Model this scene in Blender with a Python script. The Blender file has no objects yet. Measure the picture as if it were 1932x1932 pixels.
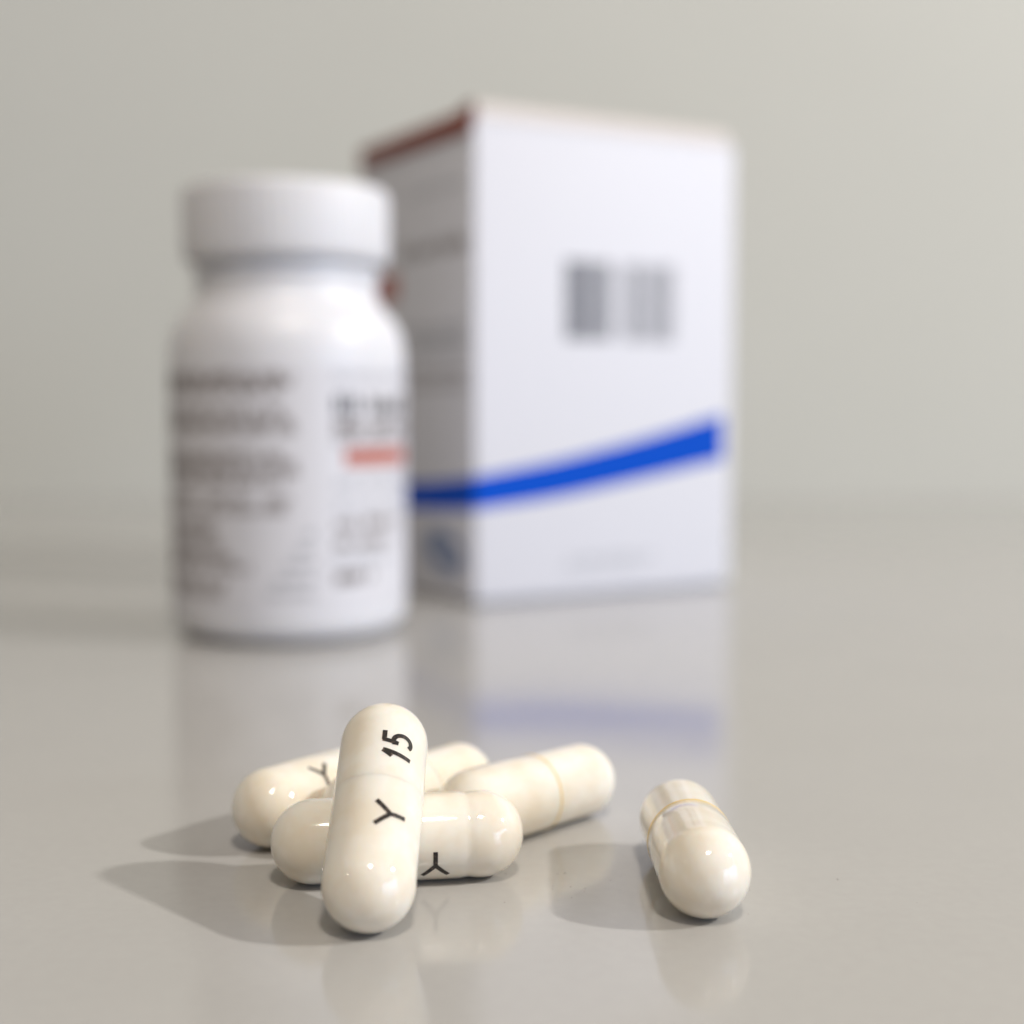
import bpy, bmesh, math, random
from mathutils import Vector, Matrix
C = bpy.context.scene.collection
scene = bpy.context.scene
MM = 0.001                                   # everything below is measured in millimetres
R_ = math.radians

# ------------------------------------------------------------------ camera
cam_d = bpy.data.cameras.new("camera")
cam = bpy.data.objects.new("camera", cam_d); C.objects.link(cam)
cam.location = (0, 0, 38*MM)
cam.rotation_euler = (R_(90) - math.atan(200/2650), 0, 0)
cam_d.sensor_width = 36.0
cam_d.lens = 36.0*2650/1932
cam_d.clip_start = 0.005; cam_d.clip_end = 20
cam_d.dof.use_dof = True
cam_d.dof.focus_distance = 108.5*MM
cam_d.dof.aperture_fstop = cam_d.lens/3.7
cam_d.dof.aperture_blades = 0
scene.camera = cam

# ------------------------------------------------------------------ light
world = bpy.data.worlds.new("World"); scene.world = world; world.use_nodes = True
bg = world.node_tree.nodes["Background"]
bg.inputs[0].default_value = (1.0, 0.94, 0.88, 1); bg.inputs[1].default_value = 0.205

def lamp(name, loc, target, energy, color, shape, size, size_y=None):
    d = bpy.data.lights.new(name, 'AREA'); d.energy = energy; d.color = color
    d.shape = shape; d.size = size
    if size_y: d.size_y = size_y
    o = bpy.data.objects.new(name, d); C.objects.link(o)
    o.location = loc
    o.rotation_euler = (Vector(target) - Vector(loc)).to_track_quat('-Z', 'Y').to_euler()
    return o
T = (0, 0.14, 0.0)
lamp('ceiling_lamp', (0.115, -0.47, 1.07), T, 6.7, (1.0, 0.91, 0.80), 'DISK', 0.155)
lamp('side_lamp', (1.02, -0.02, 0.68), T, 9.4, (1.0, 0.97, 0.93), 'DISK', 0.042)
lamp('left_lamp', (-1.0, -0.42, 0.66), T, 0.2, (1.0, 0.88, 0.72), 'DISK', 0.045)
lamp('window_light', (2.3, -1.25, 0.36), (0, 0.25, 0.05), 25.0, (0.54, 0.70, 1.0), 'RECTANGLE', 2.0, 0.75)
scene.view_settings.view_transform = 'Standard'
scene.view_settings.look = 'None'
scene.view_settings.exposure = 0.07
scene.view_settings.gamma = 1.0

# ------------------------------------------------------------------ materials
def mat(name, color, rough=0.5, ior=1.45, sss=0, sss_r=(1, .7, .45), sss_scale=1.0, coat=0, noise=None, bump=None, spec=0.5):
    m = bpy.data.materials.new(name); m.use_nodes = True
    nt = m.node_tree; b = nt.nodes["Principled BSDF"]
    b.inputs["Base Color"].default_value = (*color, 1)
    b.inputs["Roughness"].default_value = rough
    b.inputs["IOR"].default_value = ior
    b.inputs["Specular IOR Level"].default_value = spec
    b.inputs["Coat Weight"].default_value = coat
    b.inputs["Coat Roughness"].default_value = 0.04
    if sss:
        b.inputs["Subsurface Weight"].default_value = sss
        b.inputs["Subsurface Radius"].default_value = sss_r
        b.inputs["Subsurface Scale"].default_value = sss_scale*MM
    tc = nt.nodes.new("ShaderNodeTexCoord")
    if noise:
        col2, scale, detail, lo, hi = noise
        n = nt.nodes.new("ShaderNodeTexNoise"); n.inputs["Scale"].default_value = scale
        n.inputs["Detail"].default_value = detail
        nt.links.new(tc.outputs["Object"], n.inputs["Vector"])
        r = nt.nodes.new("ShaderNodeValToRGB")
        r.color_ramp.elements[0].position = lo; r.color_ramp.elements[1].position = hi
        r.color_ramp.elements[0].color = (*col2, 1); r.color_ramp.elements[1].color = (*color, 1)
        nt.links.new(n.outputs["Fac"], r.inputs["Fac"])
        nt.links.new(r.outputs["Color"], b.inputs["Base Color"])
    if bump:
        scale, dist, strength = bump
        n = nt.nodes.new("ShaderNodeTexNoise"); n.inputs["Scale"].default_value = scale
        n.inputs["Detail"].default_value = 3
        nt.links.new(tc.outputs["Object"], n.inputs["Vector"])
        bp = nt.nodes.new("ShaderNodeBump"); bp.inputs["Distance"].default_value = dist*MM
        bp.inputs["Strength"].default_value = strength
        nt.links.new(n.outputs["Fac"], bp.inputs["Height"])
        nt.links.new(bp.outputs["Normal"], b.inputs["Normal"])
    return m

M_cap = mat('gelatin_cap', (0.84, 0.79, 0.695), 0.075, 1.5, sss=0.4, sss_scale=1.3,
            noise=((0.80, 0.72, 0.59), 330, 3, 0.36, 0.60), bump=(260, 0.02, 0.3))
M_body = mat('gelatin_body', (0.85, 0.805, 0.715), 0.07, 1.5, sss=0.4, sss_scale=1.3,
             noise=((0.81, 0.735, 0.61), 380, 3, 0.35, 0.62), bump=(300, 0.02, 0.35))
M_rim = mat('gelatin_edge', (0.84, 0.57, 0.16), 0.2, 1.5, sss=0.0, sss_scale=0.4)
M_rim_pale = mat('gelatin_edge_pale', (0.85, 0.72, 0.47), 0.2, 1.5, sss=0.4, sss_scale=0.6)
M_ink = mat('printing_ink', (0.018, 0.014, 0.012), 0.4)
nt = M_ink.node_tree; tcn = nt.nodes.new("ShaderNodeTexCoord"); nn = nt.nodes.new("ShaderNodeTexNoise")
nn.inputs["Scale"].default_value = 3500; nn.inputs["Detail"].default_value = 3
nt.links.new(tcn.outputs["Object"], nn.inputs["Vector"])
cr = nt.nodes.new("ShaderNodeValToRGB"); cr.color_ramp.elements[0].position = .56; cr.color_ramp.elements[1].position = .74
cr.color_ramp.elements[0].color = (0.018, 0.014, 0.012, 1); cr.color_ramp.elements[1].color = (0.16, 0.11, 0.08, 1)
nt.links.new(nn.outputs["Fac"], cr.inputs["Fac"]); nt.links.new(cr.outputs["Color"], nt.nodes["Principled BSDF"].inputs["Base Color"])
M_dust = mat('dust', (0.22, 0.19, 0.17), 0.8)
M_speck = mat('dark_speck', (0.08, 0.05, 0.04), 0.6)
M_plastic = mat('white_plastic', (0.72, 0.715, 0.74), 0.38, 1.5, sss=0.2, sss_scale=2, bump=(300, 0.05, 0.2))
M_capplastic = mat('white_lid_plastic', (0.69, 0.685, 0.705), 0.45, 1.5, sss=0.2, sss_scale=2)
M_label = mat('label_paper', (0.67, 0.66, 0.69), 0.42)
M_text = mat('label_text', (0.19, 0.16, 0.15), 0.5)
M_greytext = mat('pale_text', (0.34, 0.35, 0.38), 0.5)
M_redprint = mat('red_print', (0.44, 0.12, 0.08), 0.5)
M_flap = mat('beige_card', (0.60, 0.55, 0.52), 0.5)
M_card = mat('white_card', (0.685, 0.685, 0.73), 0.62, bump=(900, 0.02, 0.2))
M_redcard = mat('red_brown_card', (0.24, 0.05, 0.025), 0.5, spec=0.3)
M_blue = mat('blue_print', (0.0, 0.07, 0.52), 0.5, spec=0.1)
M_bluegrey = mat('blue_grey_print', (0.12, 0.18, 0.34), 0.45)
M_bar = mat('barcode_ink', (0.05, 0.05, 0.06), 0.45)
M_wall = mat('wall_paint', (0.60, 0.597, 0.55), 0.85, noise=((0.585, 0.582, 0.535), 9, 4, 0.3, 0.7), bump=(350, 0.3, 0.3), spec=0.2)

def table_material():
    m = mat('table_laminate', (0.44, 0.405, 0.36), 0.10, 1.5)
    nt = m.node_tree; b = nt.nodes["Principled BSDF"]
    tc = nt.nodes.new("ShaderNodeTexCoord")
    n = nt.nodes.new("ShaderNodeTexNoise"); n.inputs["Scale"].default_value = 900; n.inputs["Detail"].default_value = 4
    nt.links.new(tc.outputs["Object"], n.inputs["Vector"])
    n2 = nt.nodes.new("ShaderNodeTexNoise"); n2.inputs["Scale"].default_value = 60; n2.inputs["Detail"].default_value = 5
    nt.links.new(tc.outputs["Object"], n2.inputs["Vector"])
    mx = nt.nodes.new("ShaderNodeMath"); mx.operation = 'ADD'
    nt.links.new(n.outputs["Fac"], mx.inputs[0]); nt.links.new(n2.outputs["Fac"], mx.inputs[1])
    r = nt.nodes.new("ShaderNodeMapRange"); r.inputs["From Min"].default_value = .7; r.inputs["From Max"].default_value = 1.3
    nt.links.new(mx.outputs[0], r.inputs["Value"])
    c = nt.nodes.new("ShaderNodeMix"); c.data_type = 'RGBA'
    c.inputs["A"].default_value = (0.432, 0.420, 0.402, 1); c.inputs["B"].default_value = (0.452, 0.440, 0.422, 1)
    nt.links.new(r.outputs["Result"], c.inputs["Factor"])
    nt.links.new(c.outputs["Result"], b.inputs["Base Color"])
    # smudges from wiping: stretched noise in the gloss
    mp = nt.nodes.new("ShaderNodeMapping"); mp.inputs["Scale"].default_value = (18, 60, 1); mp.inputs["Rotation"].default_value = (0, 0, .5)
    nt.links.new(tc.outputs["Object"], mp.inputs["Vector"])
    n3 = nt.nodes.new("ShaderNodeTexNoise"); n3.inputs["Scale"].default_value = 1.0; n3.inputs["Detail"].default_value = 6
    nt.links.new(mp.outputs["Vector"], n3.inputs["Vector"])
    rr = nt.nodes.new("ShaderNodeMapRange"); rr.inputs["To Min"].default_value = 0.09; rr.inputs["To Max"].default_value = 0.145
    rr.inputs["From Min"].default_value = .3; rr.inputs["From Max"].default_value = .7
    nt.links.new(n3.outputs["Fac"], rr.inputs["Value"])
    # fine wiping scratches
    mp2 = nt.nodes.new("ShaderNodeMapping"); mp2.inputs["Scale"].default_value = (45, 2600, 1); mp2.inputs["Rotation"].default_value = (0, 0, -.9)
    nt.links.new(tc.outputs["Object"], mp2.inputs["Vector"])
    n4 = nt.nodes.new("ShaderNodeTexNoise"); n4.inputs["Scale"].default_value = 1.0; n4.inputs["Detail"].default_value = 2
    nt.links.new(mp2.outputs["Vector"], n4.inputs["Vector"])
    r4 = nt.nodes.new("ShaderNodeMapRange"); r4.inputs["From Min"].default_value = .66; r4.inputs["From Max"].default_value = .78
    r4.inputs["To Max"].default_value = 0.14
    nt.links.new(n4.outputs["Fac"], r4.inputs["Value"])
    ad = nt.nodes.new("ShaderNodeMath"); ad.operation = 'ADD'
    nt.links.new(rr.outputs["Result"], ad.inputs[0]); nt.links.new(r4.outputs["Result"], ad.inputs[1])
    nt.links.new(ad.outputs[0], b.inputs["Roughness"])
    bp = nt.nodes.new("ShaderNodeBump"); bp.inputs["Distance"].default_value = 0.01*MM; bp.inputs["Strength"].default_value = 0.06
    nt.links.new(n.outputs["Fac"], bp.inputs["Height"]); nt.links.new(bp.outputs["Normal"], b.inputs["Normal"])
    return m
M_table = table_material()

# ------------------------------------------------------------------ helpers
def obj(name, bm, m, parent=None, smooth=True, flip=False):
    me = bpy.data.meshes.new(name)
    bmesh.ops.recalc_face_normals(bm, faces=bm.faces) if flip is None else None
    bm.to_mesh(me); bm.free()
    me.materials.append(m)
    if smooth:
        for p in me.polygons: p.use_smooth = True
        me.set_sharp_from_angle(angle=R_(50))
    o = bpy.data.objects.new(name, me); C.objects.link(o)
    if parent: o.parent = parent
    return o
def tag(o, label=None, cat=None, group=None, kind=None):
    for k, v in (('label', label), ('category', cat), ('group', group), ('kind', kind)):
        if v: o[k] = v
    return o
def empty(name, mw):
    o = bpy.data.objects.new(name, None); C.objects.link(o); o.matrix_world = mw
    o.empty_display_size = 0.005
    return o
def lathe(profile, axis='X', n=96):
    """profile: (s, radius) in mm along the axis; closed where radius is 0"""
    bm = bmesh.new(); rings = []
    for s, r in profile:
        if r < 1e-6:
            p = (s*MM, 0, 0) if axis == 'X' else (0, 0, s*MM)
            rings.append([bm.verts.new(p)])
        else:
            ring = []
            for k in range(n):
                a = 2*math.pi*k/n; u, v = r*math.cos(a)*MM, r*math.sin(a)*MM
                ring.append(bm.verts.new((s*MM, u, v) if axis == 'X' else (u, v, s*MM)))
            rings.append(ring)
    for A, B in zip(rings, rings[1:]):
        for k in range(n):
            j = (k+1) % n
            if len(A) == 1 and len(B) == 1: continue
            if len(A) == 1: bm.faces.new((A[0], B[k], B[j]))
            elif len(B) == 1: bm.faces.new((A[k], B[0], A[j]))
            else: bm.faces.new((A[k], B[k], B[j], A[j]))
    bmesh.ops.recalc_face_normals(bm, faces=bm.faces)
    return bm
def box_bm(x0, x1, y0, y1, z0, z1, bevel=0):
    bm = bmesh.new()
    vs = [bm.verts.new((x*MM, y*MM, z*MM)) for x in (x0, x1) for y in (y0, y1) for z in (z0, z1)]
    for f in ((0, 1, 3, 2), (4, 6, 7, 5), (0, 4, 5, 1), (2, 3, 7, 6), (0, 2, 6, 4), (1, 5, 7, 3)):
        bm.faces.new([vs[i] for i in f])
    bmesh.ops.recalc_face_normals(bm, faces=bm.faces)
    if bevel:
        bmesh.ops.bevel(bm, geom=bm.edges[:], offset=bevel*MM, segments=3, profile=.5, affect='EDGES')
    return bm

# stroke lettering: outline points in mm (x = reading direction, y = up)
def thick_polyline(pts, w, step=0.08):
    """resample a polyline and return quads (pairs of left / right points), mitred, width w"""
    P = [Vector((p[0], p[1])) for p in pts]
    Q = []
    for a, b in zip(P, P[1:]):
        k = max(1, int((b-a).length/step))
        Q += [a.lerp(b, i/k) for i in range(k)]
    Q.append(P[-1])
    out = []
    for i, q in enumerate(Q):
        d0 = (Q[i]-Q[i-1]).normalized() if i else None
        d1 = (Q[i+1]-Q[i]).normalized() if i < len(Q)-1 else None
        d0 = d0 or d1; d1 = d1 or d0
        n0 = Vector((-d0.y, d0.x)); n1 = Vector((-d1.y, d1.x))
        n = (n0+n1).normalized(); k = 1/max(.6, n.dot(n0))
        out.append((q+n*w/2*k, q-n*w/2*k))
    return out
GLYPH = {
    'Y': [[(-1.0, 1.15), (0, 0.05), (0, -1.15)], [(1.0, 1.15), (0, 0.05)]],
    '1': [[(-0.62, 0.42), (-0.1, 1.15)], [(-0.1, 1.15), (-0.55, -1.15)]],
    '5': [[(1.28, 1.12), (0.38, 1.12)], [(0.42, 1.24), (0.22, -0.02)],
          [(0.24, 0.12)] + [(0.44+0.60*math.cos(R_(t)), -0.34+0.74*math.sin(R_(t))) for t in range(112, -131, -11)]],
}
def print_on_cylinder(name, glyph, s0, radius, parent, w=0.27, scale=1.0, roll=0.0, tilt=0.0):
    """flat ink print wrapped on the capsule shell at axial place s0, facing local +Z turned by roll"""
    bm = bmesh.new(); lift = radius + 0.012
    for gi, st in enumerate(GLYPH[glyph]):
        prev = None
        for A, B in thick_polyline(st, w):
            row = []
            for q in (A, B):
                x, y = q.x*scale, q.y*scale
                x, y = x*math.cos(tilt)-y*math.sin(tilt), x*math.sin(tilt)+y*math.cos(tilt)
                a = y/radius + roll               # up = local +Y when facing +Z
                rr = lift + 0.002*gi
                row.append(bm.verts.new(((s0+x)*MM, rr*math.sin(a)*MM, rr*math.cos(a)*MM)))
            if prev: bm.faces.new((prev[0], prev[1], row[1], row[0]))
            prev = row
    return obj(name, bm, M_ink, parent)

# ------------------------------------------------------------------ setting
bm = box_bm(-1500, 1500, -500, 562, -30, 0)
tag(obj('table', bm, M_table, smooth=False), kind='structure')
bm = box_bm(-1600, 1600, 562.5, 620, -700, 1900)
tag(obj('wall', bm, M_wall, smooth=False), kind='structure')

# ------------------------------------------------------------------ carton
e = Vector((0.865, 0.5018, 0)).normalized(); back = Vector((-e.y, e.x, 0))
mw = Matrix.Translation(Vector((-7.0, 265.9, 0))*MM) @ Matrix(((e.x, back.x, 0, 0), (e.y, back.y, 0, 0), (0, 0, 1, 0), (0, 0, 0, 1)))
carton = empty('medicine_box', mw)
tag(carton, 'tall white cardboard medicine box with curved blue stripe and barcode behind the bottle', 'box')
W, D, H = 61.7, 52.0, 91.2
obj('carton_body', box_bm(0, W, 0, D, 0.9, H, .35), M_card, carton)
obj('bottom_flap', box_bm(1.3, W-1.3, 1.3, D-1.3, 0, 0.95, .1), M_card, carton)
# partly open lid: tuck flap stands 4 mm above the front panel, lid falls to its hinge at the back
def bent_card(name, prof, m, th=0.45):
    bm = bmesh.new(); L = []
    for i, (v, z) in enumerate(prof):
        a = prof[max(0, i-1)]; b = prof[min(len(prof)-1, i+1)]
        d = Vector((b[0]-a[0], b[1]-a[1])).normalized(); n = Vector((d.y, -d.x))
        row = []
        for u in (0.9, W-0.9):
            row += [bm.verts.new((u*MM, v*MM, z*MM)), bm.verts.new((u*MM, (v+n.x*th)*MM, (z+n.y*th)*MM))]
        L.append(row)
    for A, B in zip(L, L[1:]):
        for i, j in ((0, 2), (2, 3), (3, 1), (1, 0)):
            bm.faces.new((A[i], B[i], B[j], A[j]))
    bm.faces.new((L[0][0], L[0][2], L[0][3], L[0][1])); bm.faces.new((L[-1][0], L[-1][1], L[-1][3], L[-1][2]))
    bmesh.ops.recalc_face_normals(bm, faces=bm.faces)
    return obj(name, bm, m, carton)
bent_card('tuck_flap', [(0.75, 88), (0.75, 93.0), (0.9, 93.9), (1.4, 94.6), (2.2, 95.0)], M_flap)
tag(bent_card('lid', [(2.2, 95.02), (3.4, 95.15), (5, 94.9), (9, 94.1), (16, 93.3), (34, 92.4), (D, 91.8)], M_redcard), label='red brown top panel')
tag(obj('side_flap', box_bm(-0.35, 0.45, 1.0, D-0.6, 89.2, 93.5, .15), M_redcard, carton), label='red brown band along the top of the left side')
# bright cut edge of the front panel
obj('panel_edge', box_bm(0.4, W-0.4, -0.12, 0.55, H-0.1, H+0.45, .1), M_card, carton)

def strip_mesh(cols):
    """cols: list of (point_low, point_high) in local mm"""
    bm = bmesh.new(); prev = None
    for a, b in cols:
        row = [bm.verts.new(Vector(a)*MM), bm.verts.new(Vector(b)*MM)]
        if prev: bm.faces.new((prev[0], row[0], row[1], prev[1]))
        prev = row
    return bm
def interp(tab, x):
    for (x0, *v0), (x1, *v1) in zip(tab, tab[1:]):
        if x <= x1: t = (x-x0)/(x1-x0); t2 = t; return [a+(b-a)*t2 for a, b in zip(v0, v1)]
    return list(tab[-1][1:])
tab = [(-52, 17.4, 22.0), (-28, 16.8, 22.2), (-13.6, 17.4, 23.2), (0, 18.3, 24.6), (18.4, 20.1, 27.3), (37.6, 23.1, 31.1), (50, 25.2, 34.0), (58.6, 26.7, 36.2), (59.6, 26.9, 36.5)]
def sm(x):                                   # smoothed table lookup
    v = [interp(tab, max(-52, min(59.6, x+d))) for d in (-5, -2.5, 0, 2.5, 5)]
    return [sum(a[i] for a in v)/5 for i in (0, 1)]
cols = []
for i in range(40):
    v = 51.5 - 51.5*i/39; lo, hi = sm(-v); cols.append(((-0.02, v, lo), (-0.02, v, hi)))
for i in range(45):
    u = 59.4*i/44; lo, hi = sm(u); cols.append(((u, -0.02, lo), (u, -0.02, hi)))
obj('blue_stripe', strip_mesh(cols), M_blue, carton, smooth=False)
# barcode
rnd = random.Random(5)
bm = bmesh.new()
def rect_front(bm, u0, u1, z0, z1, y=-0.03):
    vs = [bm.verts.new(Vector(p)*MM) for p in ((u0, y, z0), (u1, y, z0), (u1, y, z1), (u0, y, z1))]; bm.faces.new(vs)
def rect_side(bm, v0, v1, z0, z1, x=-0.03):
    vs = [bm.verts.new(Vector(p)*MM) for p in ((x, v0, z0), (x, v0, z1), (x, v1, z1), (x, v1, z0))]; bm.faces.new(vs)
u = 20.2
bars = []
while u < 30.6:
    w = rnd.choice((.7, .7, 1.05)); g = rnd.choice((.35, .35, .5)); bars.append((u, min(u+w, 30.9))); u += w+g
u = 33.2  # right group: thinner bars and wider gaps stand in for glare
while u < 46.6:
    w = rnd.choice((.35, .35, .7)); g = rnd.choice((.35, .7, .7)); bars.append((u, u+w)); u += w+g
for a, b in bars: rect_front(bm, a, b, 50.9, 66.4)
obj('barcode', bm, M_bar, carton, smooth=False)
def text_row(name, fn, a0, a1, z, h, m, parent, cover=.6, seed=1):
    """a row of unreadably small print: one little block per character"""
    r = random.Random(seed); bm = bmesh.new(); a = a0
    while a < a1:
        for _ in range(r.randint(3, 8)):
            w = h*r.uniform(.35, .6)
            if a+w > a1: break
            fn(bm, a, a+w*cover, z - (h*.5 if r.random() < .75 else h*.62), z + (h*.5 if r.random() < .35 else h*.25)); a += w
        a += h*.5
    return obj(name, bm, m, parent, smooth=False)
text_row('text_line', rect_front, 21, 42, 7.6, 1.3, M_greytext, carton, .5, 3)
text_row('text_line', rect_front, 19.7, 40, 5.9, 1.2, M_greytext, carton, .35, 4)
side_rows = [(3.0, 33, 69.3, 3.0, M_text, .62), (4, 30, 53.2, 1.6, M_greytext, .7), (4, 28, 51.0, 1.6, M_greytext, .7), (4, 30, 48.8, 1.6, M_greytext, .55),
             (4, 31, 44.6, 1.8, M_text, .5), (4, 29, 42.2, 1.8, M_text, .45), (5, 30, 80.5, 1.4, M_greytext, .5)]
for i, (a, b, z, h, m, cv) in enumerate(side_rows):
    text_row('text_line', rect_side, a, b, z, h, m, carton, cv, 20+i)
bm = bmesh.new(); rect_side(bm, 33.5, 50, 60.0, 65.5); obj('red_print', bm, M_redprint, carton, smooth=False)
# small oval emblem, blue grey, near the foot of the left side
bm = bmesh.new(); c0 = Vector((0, 12.6, 9.3)); N = 40
outer = [bm.verts.new(Vector((-0.03, c0.y+8.0*math.cos(2*math.pi*k/N), c0.z+4.0*math.sin(2*math.pi*k/N)+.9*math.cos(2*math.pi*k/N)))*MM) for k in range(N)]
inner = [bm.verts.new(Vector((-0.03, c0.y+3.4*math.cos(2*math.pi*k/N)-1.5, c0.z+1.3*math.sin(2*math.pi*k/N)))*MM) for k in range(N)]
for k in range(N):
    j = (k+1) % N; bm.faces.new((outer[k], outer[j], inner[j], inner[k]))
obj('emblem', bm, M_bluegrey, carton, smooth=False)

# ------------------------------------------------------------------ bottle
bottle = empty('pill_bottle', Matrix.Translation(Vector((-37.8, 238.3, 0))*MM) @ Matrix.Diagonal((.972, .972, .995, 1)))
tag(bottle, 'white plastic pill bottle with screw cap and printed wraparound label left of the box', 'bottle')
RB = 20.15
prof = [(0.7, 0), (0.6, 15.0), (0, 16.2), (0.1, 17.0), (0.8, 18.0), (1.3, 18.9), (2.0, 19.6), (2.9, 20.0), (3.8, 20.12), (4.6, 20.15), (20, 20.15), (44.6, 20.15), (45.2, 20.15), (47.6, 20.12), (49.6, 19.8), (51.4, 19.1), (53.0, 18.0), (54.3, 16.8), (55.4, 15.95), (56.6, 15.5), (58, 15.35), (64, 15.3), (70, 15.3), (70, 0)]
obj('bottle_body', lathe(prof, 'Z', 128), M_plastic, bottle)
obj('neck_ring', lathe([(59.0, 15.2), (59.1, 15.8), (59.7, 16.1), (60.3, 15.9), (60.4, 15.2)], 'Z', 96), M_plastic, bottle)
# ribbed screw cap
bm = bmesh.new(); n = 240; rings = []
cp = [(62.0, 16.0, 0), (61.9, 17.0, 0), (62.3, 17.3, 1), (63.5, 17.45, 1), (72.8, 17.5, 1), (73.6, 17.3, 0), (74.1, 16.7, 0), (74.3, 15.4, 0), (74.3, 0, 0)]
for z, r, rib in cp:
    if r == 0: rings.append([bm.verts.new((0, 0, z*MM))]); continue
    ring = []
    for k in range(n):
        a = 2*math.pi*k/n; q = r + (0.16 if (rib and k % 4 < 2) else 0)
        ring.append(bm.verts.new((q*math.cos(a)*MM, q*math.sin(a)*MM, z*MM)))
    rings.append(ring)
for A, B in zip(rings, rings[1:]):
    for k in range(n):
        j = (k+1) % n
        if len(B) == 1: bm.faces.new((A[k], B[0], A[j]))
        else: bm.faces.new((A[k], B[k], B[j], A[j]))
bmesh.ops.recalc_face_normals(bm, faces=bm.faces)
obj('screw_cap', bm, M_capplastic, bottle)
label = obj('label', lathe([(5.6, RB+.01), (5.6, RB+.1), (5.65, RB+.12), (5.9, RB+.12), (25, RB+.12), (44.3, RB+.12), (44.55, RB+.12), (44.6, RB+.1), (44.6, RB+.01)], 'Z', 128), M_label, bottle)
def curved(bm, s0, s1, z0, z1, lift=0.16):
    """small print patch on the bottle; s is arc length in mm to the right of the side that faces front"""
    r = RB+lift; k = max(1, int((s1-s0)/1.0)); prev = None
    for i in range(k+1):
        a = -math.pi/2 + (s0+(s1-s0)*i/k)/RB
        row = [bm.verts.new((r*math.cos(a)*MM, r*math.sin(a)*MM, z*MM)) for z in (z0, z1)]
        if prev: bm.faces.new((prev[0], row[0], row[1], prev[1]))
        prev = row
rows = []
for z, a, b in [(43.0, -24, 4.5), (41.9, -24, 5), (40.8, -24, 2), (37.6, -24, 3), (35.9, -24, 5), (34.6, -24, 5), (30.6, -24, 3), (29.2, -24, 5), (27.8, -24, 5), (26.3, -24, 3),
                (23.4, -24, -14), (23.4, -11, -3), (23.4, -.5, 4), (21.9, -24, 3.5), (19.3, -24, -9), (17.9, -24, -9), (16.0, -24, -8), (14.3, -24, -5), (12.8, -24, -2.5), (10.0, -24, -7), (8.6, -24, -8)]:
    rows.append((z, a, b, 1.4, M_text, .62))
for z, a, b, h, m, cv in [(43.0, 10.6, 30, 1.3, M_greytext, .45), (38.4, 10.6, 30, 3.2, M_ink, .62), (35.0, 10.6, 30, 2.6, M_text, .85), (32.7, 10.6, 29, 1.3, M_text, .5),
                          (26.0, 10.6, 30, 1.4, M_greytext, .6), (22.5, 10.6, 30, 1.3, M_greytext, .5), (19.4, 10.6, 26, 1.9, M_text, .75), (16.4, 10.6, 24, 1.9, M_text, .75), (13.6, 10.6, 22, 1.4, M_greytext, .5), (11.1, 10.6, 18, 2.4, M_text, .85),
                          (18.0, 5.4, 7.6, 1.2, M_greytext, .6), (15.5, 4.2, 7.6, 1.2, M_greytext, .6), (13.2, 2.4, 7.6, 1.2, M_greytext, .6), (10.8, .5, 7.6, 1.2, M_greytext, .6), (8.6, -.5, 7.4, 1.2, M_greytext, .6)]:
    rows.append((z, a, b, h, m, cv))
for i, (z, a, b, h, m, cv) in enumerate(rows):
    text_row('text_line', curved, a, b, z, h, m, label, cv, 50+i)
bm = bmesh.new(); curved(bm, 12.4, 29.5, 28.6, 31.4)
obj('red_band', bm, M_redprint, label, smooth=False)

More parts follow.
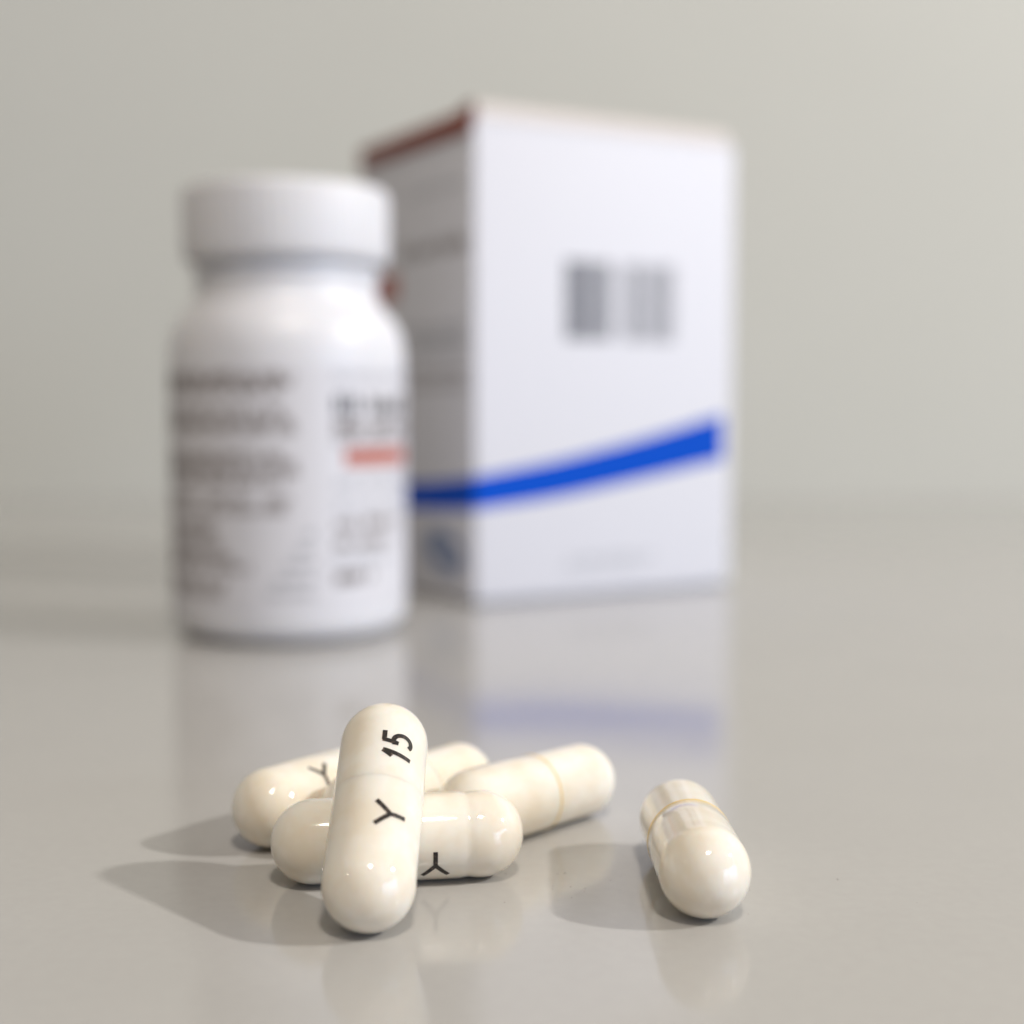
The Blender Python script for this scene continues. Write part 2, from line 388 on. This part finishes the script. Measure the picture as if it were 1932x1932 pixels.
# ------------------------------------------------------------------ capsules
RC, RBODY, LC = 3.45, 3.32, 7.3
def capsule(name, label, a, b, roll, prints=True, speck=None, groove=0.008, rim=M_rim_pale, step=0.10, ridge=.010):
    """a = centre of the cap dome, b = centre of the body dome; roll turns the print away from straight up"""
    a, b = Vector(a), Vector(b); S = (b-a).length
    x = (b-a).normalized(); up = Vector((0, 0, 1)); y = up.cross(x).normalized(); z = x.cross(y)
    m = Matrix((x, y, z)).transposed().to_4x4(); m.translation = a*MM
    m = m @ Matrix.Rotation(roll, 4, 'X')
    root = empty(name, m)
    RB2 = RC-step; rw = 0.19 if rim is M_rim else 0.09
    tag(root, label, 'capsule', 'cream gelatin capsules on the table')
    prof = [(-RC*math.cos(t), RC*math.sin(t)) for t in [math.pi/2*i/26 for i in range(27)]]
    prof[0] = (-RC, 0)
    flush = rim is M_cap
    prof += [(0.35, RC), (0.7, RC-groove*.25), (0.95, RC-groove*.8), (1.2, RC-groove), (1.45, RC-groove*.75), (1.8, RC-groove*.2), (2.2, RC), (4.5, RC-.005)]
    prof += [(LC-1.6, RC), (LC-.8, RC-step*.5), (LC, RC-step+.0015)] if flush else [(LC-.1, RC), (LC, RC-step*.4), (LC, RBODY-.03)]
    obj('capsule_cap', lathe(prof), M_cap, root)
    prof = [(1.0, RBODY-.05), (LC-.4, RC-step), (LC+.3, RC-step), (S-.6, RB2), (S, RB2)]
    prof += [(S+RB2*math.sin(t), RB2*math.cos(t)) for t in [math.pi/2*i/26 for i in range(1, 26)]] + [(S+RB2, 0)]
    obj('capsule_body', lathe(prof), M_body, root)
    if not flush: obj('cap_edge', lathe([(LC-rw, RC-.02), (LC-rw+.02, RC+ridge), (LC+.01, RC+ridge), (LC+.05, RC-min(.04, step)), (LC+.05, RBODY-.01)]), rim, root)
    if prints:
        print_on_cylinder('letter', 'Y', 3.9, RC, root, w=.35, scale=1.03)
        print_on_cylinder('digit', '1', 9.75, RB2, root, w=.38, scale=1.0)
        print_on_cylinder('digit', '5', 10.2, RB2, root, w=.38, scale=1.0)
    if speck:
        s, ang = speck; bm = bmesh.new()
        bmesh.ops.create_icosphere(bm, subdivisions=2, radius=.06*MM)
        rr = math.sqrt(max(0, RC*RC-min(0, s)**2))
        bmesh.ops.scale(bm, vec=(1, .7, 1.6), verts=bm.verts)
        bmesh.ops.translate(bm, vec=Vector((s, rr*math.sin(ang), rr*math.cos(ang)))*MM, verts=bm.verts)
        obj('speck', bm, M_speck, root)
    return root
ph = R_(37.5); S1 = 12.6
A1 = (-10.37, 99.45, RC); B1 = (-10.1, 99.45+S1*math.cos(ph), RC+S1*math.sin(ph))
capsule('gelatin_capsule', 'cream capsule propped upright against the others, printed Y and 15, nearest the camera', A1, B1, R_(26), rim=M_cap, step=0.014, ridge=.001)
capsule('gelatin_capsule', 'cream capsule lying crosswise under the propped one, with Y upside down near its base', (-2.55, 111.6, RC), (-15.9, 109.9, RBODY), R_(-114), groove=.10)
capsule('gelatin_capsule', 'leftmost cream capsule, lying behind the crosswise one, with a slanted Y near its top', (-20.73, 119.07, RC), (-12.94, 129.97, RBODY), R_(46), speck=(-1.2, 2.0))
capsule('gelatin_capsule', 'rightmost cream capsule, lying alone end-on, blank with a yellowish seam', (14.35, 102.4, RC), (14.1, 115.8, RBODY), R_(190), rim=M_rim)
capsule('gelatin_capsule', 'blank cream capsule with thin seam pointing back right from the pile', (-3.10, 118.65, RC), (6.20, 128.3, RBODY), R_(200), rim=M_rim)
capsule('gelatin_capsule', 'blurred cream capsule mostly hidden behind the propped one, only its far end showing', (-13.04, 117.93, RC), (-5.15, 128.76, RBODY), R_(170))

# ------------------------------------------------------------------ dust and crumbs on the table
rnd = random.Random(11); bm = bmesh.new()
def crumb(x, y, r):
    v0 = len(bm.verts)
    g = bmesh.ops.create_icosphere(bm, subdivisions=1, radius=r*MM)['verts']
    bmesh.ops.scale(bm, vec=(rnd.uniform(.7, 2.4), rnd.uniform(.7, 1.3), .45), verts=g)
    bmesh.ops.rotate(bm, cent=(0, 0, 0), matrix=Matrix.Rotation(rnd.uniform(0, 3.1), 3, 'Z'), verts=g)
    bmesh.ops.translate(bm, vec=Vector((x, y, r*.35))*MM, verts=g)
crumb(26.2, 110.5, .055)
for _ in range(90):
    y = rnd.uniform(80, 200); x = rnd.uniform(-.36, .36)*y
    crumb(x, y, rnd.uniform(.015, .04))
for _ in range(14):
    crumb(3+rnd.uniform(-4, 6), 108+rnd.uniform(-4, 4), rnd.uniform(.02, .05))
tag(obj('dust', bm, M_dust, smooth=False), kind='stuff')
